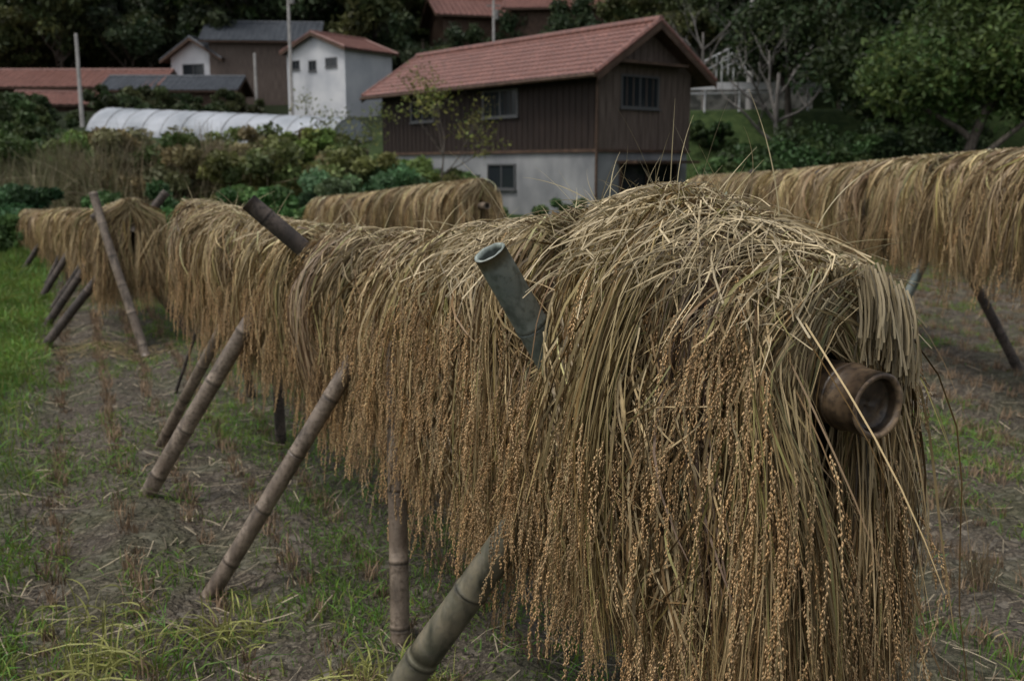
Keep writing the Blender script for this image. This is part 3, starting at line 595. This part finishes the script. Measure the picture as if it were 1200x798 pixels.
# ------------------------------------------------------------------ buildings
def roof_plane(mb,A,B,Cc,D,rib=.27,course=.3,amp=.035):
    A,B,Cc,D=[Vector(p) for p in (A,B,Cc,D)]
    nu=max(8,int((B-A).length/rib)*5); nv=max(3,int((D-A).length/course)); nn=(B-A).cross(D-A).normalized()
    if nn.z<0: nn=-nn
    vs=[];fs=[]; rows=[]
    for j in range(nv): rows+= [(j/nv,.03),((j+1)/nv-.001,.0)]
    for (v,off) in rows:
        for i in range(nu+1):
            u=i/nu; p=(A.lerp(B,u)).lerp(D.lerp(Cc,u),v); ph=u*(B-A).length/rib*2*math.pi
            vs.append(p+nn*(off+amp*abs(math.sin(ph/2))))
    w=nu+1
    for j in range(len(rows)-1):
        for i in range(nu): fs.append((j*w+i,j*w+i+1,(j+1)*w+i+1,(j+1)*w+i))
    mb.add(vs,fs)
def window(par,plane,u0,u1,z0,z1,off,mull=1,name='window'):
    g=MB();f=MB();t=.06
    def bx(mb,ua,ub,za,zb,d0,d1):
        if plane=='x': mb.box((off-d1,ua,za),(off-d0,ub,zb))
        else: mb.box((ua,off-d1,za),(ub,off-d0,zb))
    bx(g,u0+t,u1-t,z0+t,z1-t,-.02,.015)
    bx(f,u0,u1,z0,z0+t,0,.06);bx(f,u0,u1,z1-t,z1,0,.06);bx(f,u0,u0+t,z0+t,z1-t,0,.058);bx(f,u1-t,u1,z0+t,z1-t,0,.058)
    for i in range(mull):
        c=u0+(u1-u0)*(i+1)/(mull+1); bx(f,c-.025,c+.025,z0+t,z1-t,.016,.045)
    bx(f,u0-.05,u1+.05,z0-.05,z0-.002,0,.1)
    g.obj(name+'_glass',M_glass,par); f.obj(name+'_frame',M_alu,par)
def gable_house(name,loc,rz,W,L,eave,ridge,oh,wallm,roofm,wins,split=None,lowm=None,endm=None,rib=.27,amp=.035,base=0.):
    e=empty(name,loc,rz); sl=(ridge-eave)/(W/2+oh); wt=eave+oh*sl-.12; rt=ridge-.16
    lo=split if split else base
    ww=MB(); ww.add([(0,0,lo),(W,0,lo),(W,0,wt),(W/2,0,rt),(0,0,wt)],[(0,1,2,3,4)]); ww.add([(0,L,lo),(W,L,lo),(W,L,wt),(W/2,L,rt),(0,L,wt)],[(4,3,2,1,0)])
    ww.obj('gable_walls',endm or wallm,e)
    w2=MB(); w2.add([(0,0,lo),(0,L,lo),(0,L,wt),(0,0,wt)],[(0,1,2,3)]); w2.add([(W,0,lo),(W,L,lo),(W,L,wt),(W,0,wt)],[(3,2,1,0)]); w2.obj('side_walls',wallm,e)
    if split:
        c=MB(); c.box((.05,.05,-1.),(W-.05,L-.05,split-.003)); c.obj('concrete_base',lowm,e)
    r=MB(); roof_plane(r,(-oh,-oh,eave),(-oh,L+oh,eave),(W/2,L+oh,ridge),(W/2,-oh,ridge),rib,amp=amp); roof_plane(r,(W+oh,-oh,eave),(W+oh,L+oh,eave),(W/2,L+oh,ridge),(W/2,-oh,ridge),rib,amp=amp)
    r.obj('tile_roof',roofm,e)
    k=MB(); k.tube([(W/2,-oh-.02,ridge+.05),(W/2,L+oh+.02,ridge+.05)],[.13,.13],8)
    for sgn in (0,1):
        xe=-oh if sgn==0 else W+oh
        for yv in (-oh+.04,L+oh-.04): k.tube([(xe,yv,eave+.05),(W/2,yv,ridge+.05)],[.085,.085],6)
    k.obj('ridge_tiles',roofm,e)
    t=MB()
    for (xe) in (-oh,W+oh):
        t.add([(xe,-oh,eave-.03),(xe,L+oh,eave-.03),(W/2,L+oh,ridge-.03),(W/2,-oh,ridge-.03),(xe,-oh,eave-.13),(xe,L+oh,eave-.13),(W/2,L+oh,ridge-.13),(W/2,-oh,ridge-.13)],[(0,1,2,3),(4,7,6,5),(0,4,5,1),(0,3,7,4),(1,5,6,2)])
        t.add([(xe,-oh-.03,eave-.02),(W/2,-oh-.03,ridge-.02),(W/2,-oh-.03,ridge-.24),(xe,-oh-.03,eave-.24)],[(0,1,2,3)])
        t.add([(xe,L+oh+.03,eave-.02),(W/2,L+oh+.03,ridge-.02),(W/2,L+oh+.03,ridge-.24),(xe,L+oh+.03,eave-.24)],[(0,1,2,3)])
    t.obj('eaves_and_barge_boards',M_woodtrim,e)
    for w in wins: window(e,*w)
    return e
rz=math.atan2(.626,.78)
wins=[('x',3.9,5.9,3.35,4.3,0),('x',9.0,10.6,3.35,4.15,0),('y',1.0,2.75,3.5,4.55,0),('x',4.1,5.7,.85,1.75,.05),('x',8.6,10.3,.95,1.6,.05)]
h=gable_house('farmhouse',(2.67,32,0),rz,4.35,12.8,4.45,6.2,.6,M_wooddark,M_redtile,wins,split=2.15,lowm=M_conc,endm=M_woodgrey)
bt=MB()
for i in range(43): bt.box((-.022,i*.3+.1,2.15),(-.001,i*.3+.14,4.7))
bt.obj('side_battens',M_wooddark,h)
bt=MB()
for i in range(15):
    xx=i*.3+.07; zt=5.95-abs(xx-2.17)*.66
    bt.box((xx,-.022,2.15),(xx+.035,-.001,zt-.1))
bt.obj('gable_battens',M_woodgrey,h)
x_=MB(); x_.box((.5,-.55,4.85),(3.6,-.003,4.93)); x_.box((.9,-.9,1.75),(3.9,-.003,1.84)); x_.obj('window_canopies',M_woodtrim,h)
x_=MB(); x_.box((1.1,.03,.0),(3.7,.049,1.7)); x_.obj('garage_shade_pane',M_glass,h)  # dark pane on the solid base, standing in for the shaded garage interior
x_=MB()
for xx in (1.05,2.3,3.66): x_.box((xx,-.04,0),(xx+.09,.028,1.74))
x_.box((1.05,-.042,1.70),(3.75,.026,1.748)); x_.obj('garage_posts',M_woodtrim,h)
x_=MB(); x_.tube([(-.1,-.1,4.5),(-.1,-.1,0)],[.045,.045],8); x_.tube([(-.66,-.6,4.40),(-.66,13.4,4.38)],[.06,.06],8); x_.obj('gutter_and_downpipe',M_woodtrim,h)
x_=MB(); x_.box((-.03,-.03,2.1),(4.38,-.002,2.2)); x_.box((-.031,-.002,2.1),(-.002,12.8,2.2)); x_.obj('sill_beam',M_woodtrim,h)
gable_house('red_roof_house',(-43.5,91,5.4),math.radians(-90),7,14,2.6,4.3,.7,M_woodtrim,M_redtile,[('x',2,4,.8,2,0),('x',6,9,.5,2,0),('x',10,13,.8,2,0)],base=-2,rib=.6,amp=.06)
gable_house('red_roof_house',(-39.5,84,4.5),math.radians(-78),4.5,6.5,1.9,3.0,.6,M_woodtrim,M_redtile,[('x',2,5,.4,1.5,0)],base=-2,rib=.6,amp=.06)
gable_house('grey_roof_house',(-30.5,92,7.2),math.radians(-18),5.0,8.5,3.7,5.6,.7,M_white,M_greytile,[('y',1.2,3.4,2.2,3.4,0),('x',2,4,2.,3.2,0)],base=-2,rib=.5,amp=.05)
gable_house('grey_roof_house',(-27.,96,9.2),math.radians(-85),6.,9.,3.2,5.2,.7,M_woodgrey,M_greytile,[('x',2,4,2.,3.,0),('x',5,7,2.,3.,0)],base=-3,rib=.5,amp=.05)
gable_house('grey_roof_house',(-33,88,6.2),math.radians(-88),5,10,1.5,2.8,.6,M_woodtrim,M_greytile,[('x',1,4,.2,1.1,0)],base=-2,rib=.5,amp=.05)
gable_house('white_house',(-17.5,80,5.9),math.radians(-35),6.2,5.2,4.4,5.7,.4,M_white,M_redtile,[('y',2.4,3.2,2.9,3.7,0),('y',4.2,5.4,3.1,3.8,0),('y',.6,1.4,3.1,3.8,0),('x',1.,2.6,2.8,3.7,0)],base=-1,rib=.5,amp=.04)
gable_house('white_house',(-12.8,82,5.9),math.radians(-40),3.5,5,2.,3.0,.4,M_white,M_redtile,[('y',.7,2.4,.6,1.5,0)],base=-1,rib=.5,amp=.04)
gable_house('red_roof_house',(-8.,100,12.4),math.radians(-75),7,9,2.6,4.6,.8,M_woodtrim,M_redtile,[('x',2,5,1,2.2,0)],base=-5,rib=.5,amp=.05)
gable_house('red_roof_house',(.5,97,13.0),math.radians(-95),6,8,2.2,3.8,.8,M_woodtrim,M_redtile,[('x',2,5,.8,2.,0)],base=-6,rib=.5,amp=.05)
for (x,y,s) in ((-10,93,.62),(-7,91,.60),(-4,92,.62),(-1,91,.62),(2.5,90,.64),(5.5,91,.66),(9,91,.7)): finst(x,y,s)
g=empty('greenhouse'); A=np.array([-25.,64.,3.0]);B=np.array([-8.8,56.,2.0]); d=nrm(B-A); nn=nrm(np.array([d[1],-d[0],0.]))
V=[];ns=60;na=14
for i in range(ns+1):
    for j in range(na+1):
        th=math.pi*j/na; r=2.4*(1+.004*math.cos(i*math.pi)); V.append(A+(B-A)*i/ns+nn*math.cos(th)*r+np.array([0,0,math.sin(th)*r*.95]))
F=[(i*(na+1)+j,i*(na+1)+j+1,(i+1)*(na+1)+j+1,(i+1)*(na+1)+j) for i in range(ns) for j in range(na)]+[tuple(range(na+1)),tuple(range(ns*(na+1),(ns+1)*(na+1)))]
new_mesh('film_cover',V,F,M_film,parent=g)
mb=MB()
for i in range(0,ns+1,5): mb.tube([A+(B-A)*i/ns+nn*math.cos(math.pi*j/na)*2.41+np.array([0,0,math.sin(math.pi*j/na)*2.29]) for j in range(na+1)],[.025]*(na+1),5)
mb.obj('hoops',M_polec,g)
def railing(name,p,q,hgt,n,rails,r=.035):
    mb=MB(); p=Vector(p);q=Vector(q)
    for i in range(n+1):
        c=p.lerp(q,i/n); mb.tube([c-Vector((0,0,.3)),c+Vector((0,0,hgt))],[r*1.1]*2,6)
    for z in rails: mb.tube([p+Vector((0,0,z)),q+Vector((0,0,z))],[r]*2,6)
    return mb.obj(name,M_rail)
railing('guard_rail',(6.9,44.6,4.25),(14.5,44.8,4.4),.95,5,(.5,),.04)
mb=MB(); mb.box((6.9,44.52,4.95),(14.5,44.56,5.25)); mb.obj('road_barrier',M_rail)
railing('stair_rail',(9.0,48,5.6),(12.8,50.5,7.5),.9,6,(.45,.9),.03)
railing('stair_rail',(9.6,47,5.6),(13.4,49.5,7.5),.9,6,(.45,.9),.03)
mb=MB(); mb.box((8.4,51,3.),(15,51.4,5.6)); mb.obj('retaining_wall',M_stone)
mb=MB()
for i in range(13):
    for j in range(4):
        x0=8.2+i*.62+(.3 if j%2 else 0); mb.box((x0+random.uniform(0,.03),32.3-random.uniform(0,.08),j*.36-.1),(x0+.59,33.,j*.36+.24))
mb.obj('stone_wall',M_stone)
def upole(x,y,h,arm=True):
    e=empty('utility_pole',(x,y,float(terr(x,y)))); mb=MB(); mb.tube([(0,0,-.5),(0,0,h)],[.15,.10],10); mb.obj('pole',M_polec,e,True)
    if arm:
        mb=MB(); mb.box((-.9,-.05,h-.7),(.9,.05,h-.6)); mb.box((-.6,-.05,h-1.5),(.6,.05,h-1.4))
        for q in (-.8,-.3,.3,.8): mb.tube([(q,0,h-.6),(q,0,h-.4)],[.05,.03],6)
        mb.tube([(.28,0,h-2.6),(.28,0,h-1.8)],[.2,.2],10); mb.obj('crossarms',M_polec,e)
for (x,y,h_) in ((-28.7,68,6.0),(-16.8,78,11.),(-1.6,90,9.5),(10.9,47,8.),(-21.5,86,5)): upole(x,y,h_,h_>6.5)

# ------------------------------------------------------------------ light, sky, camera
sd=Vector((-.40,-.22,.89)).normalized(); el=math.asin(sd.z); az=math.atan2(sd.x,sd.y)
w=bpy.data.worlds.new('World'); scene.world=w; w.use_nodes=True; nt=w.node_tree; bg=nt.nodes['Background']
sk=N(nt,'ShaderNodeTexSky'); sk.sky_type='NISHITA'; sk.sun_disc=False; sk.sun_elevation=el; sk.sun_rotation=az; sk.dust_density=3; sk.ozone_density=1
hs=N(nt,'ShaderNodeHueSaturation'); hs.inputs['Saturation'].default_value=.35; nt.links.new(sk.outputs[0],hs.inputs['Color']); nt.links.new(hs.outputs[0],bg.inputs[0]); bg.inputs[1].default_value=.15
L=bpy.data.lights.new('sun','SUN'); L.energy=1.5; L.angle=math.radians(16); L.color=(1,.975,.94); lo=bpy.data.objects.new('sun',L); scene.collection.objects.link(lo)
lo.rotation_euler=sd.to_track_quat('Z','Y').to_euler()
cam=bpy.data.cameras.new('camera'); co=bpy.data.objects.new('camera',cam); scene.collection.objects.link(co); scene.camera=co
co.location=(0,0,1.65); co.rotation_euler=(math.radians(90-9.9),0,0); cam.lens=35; cam.sensor_width=36; cam.clip_end=2000; cam.clip_start=.05
cam.dof.use_dof=True; cam.dof.focus_distance=2.2; cam.dof.aperture_fstop=5.0
print('faces',sum(len(m.polygons) for m in bpy.data.meshes))
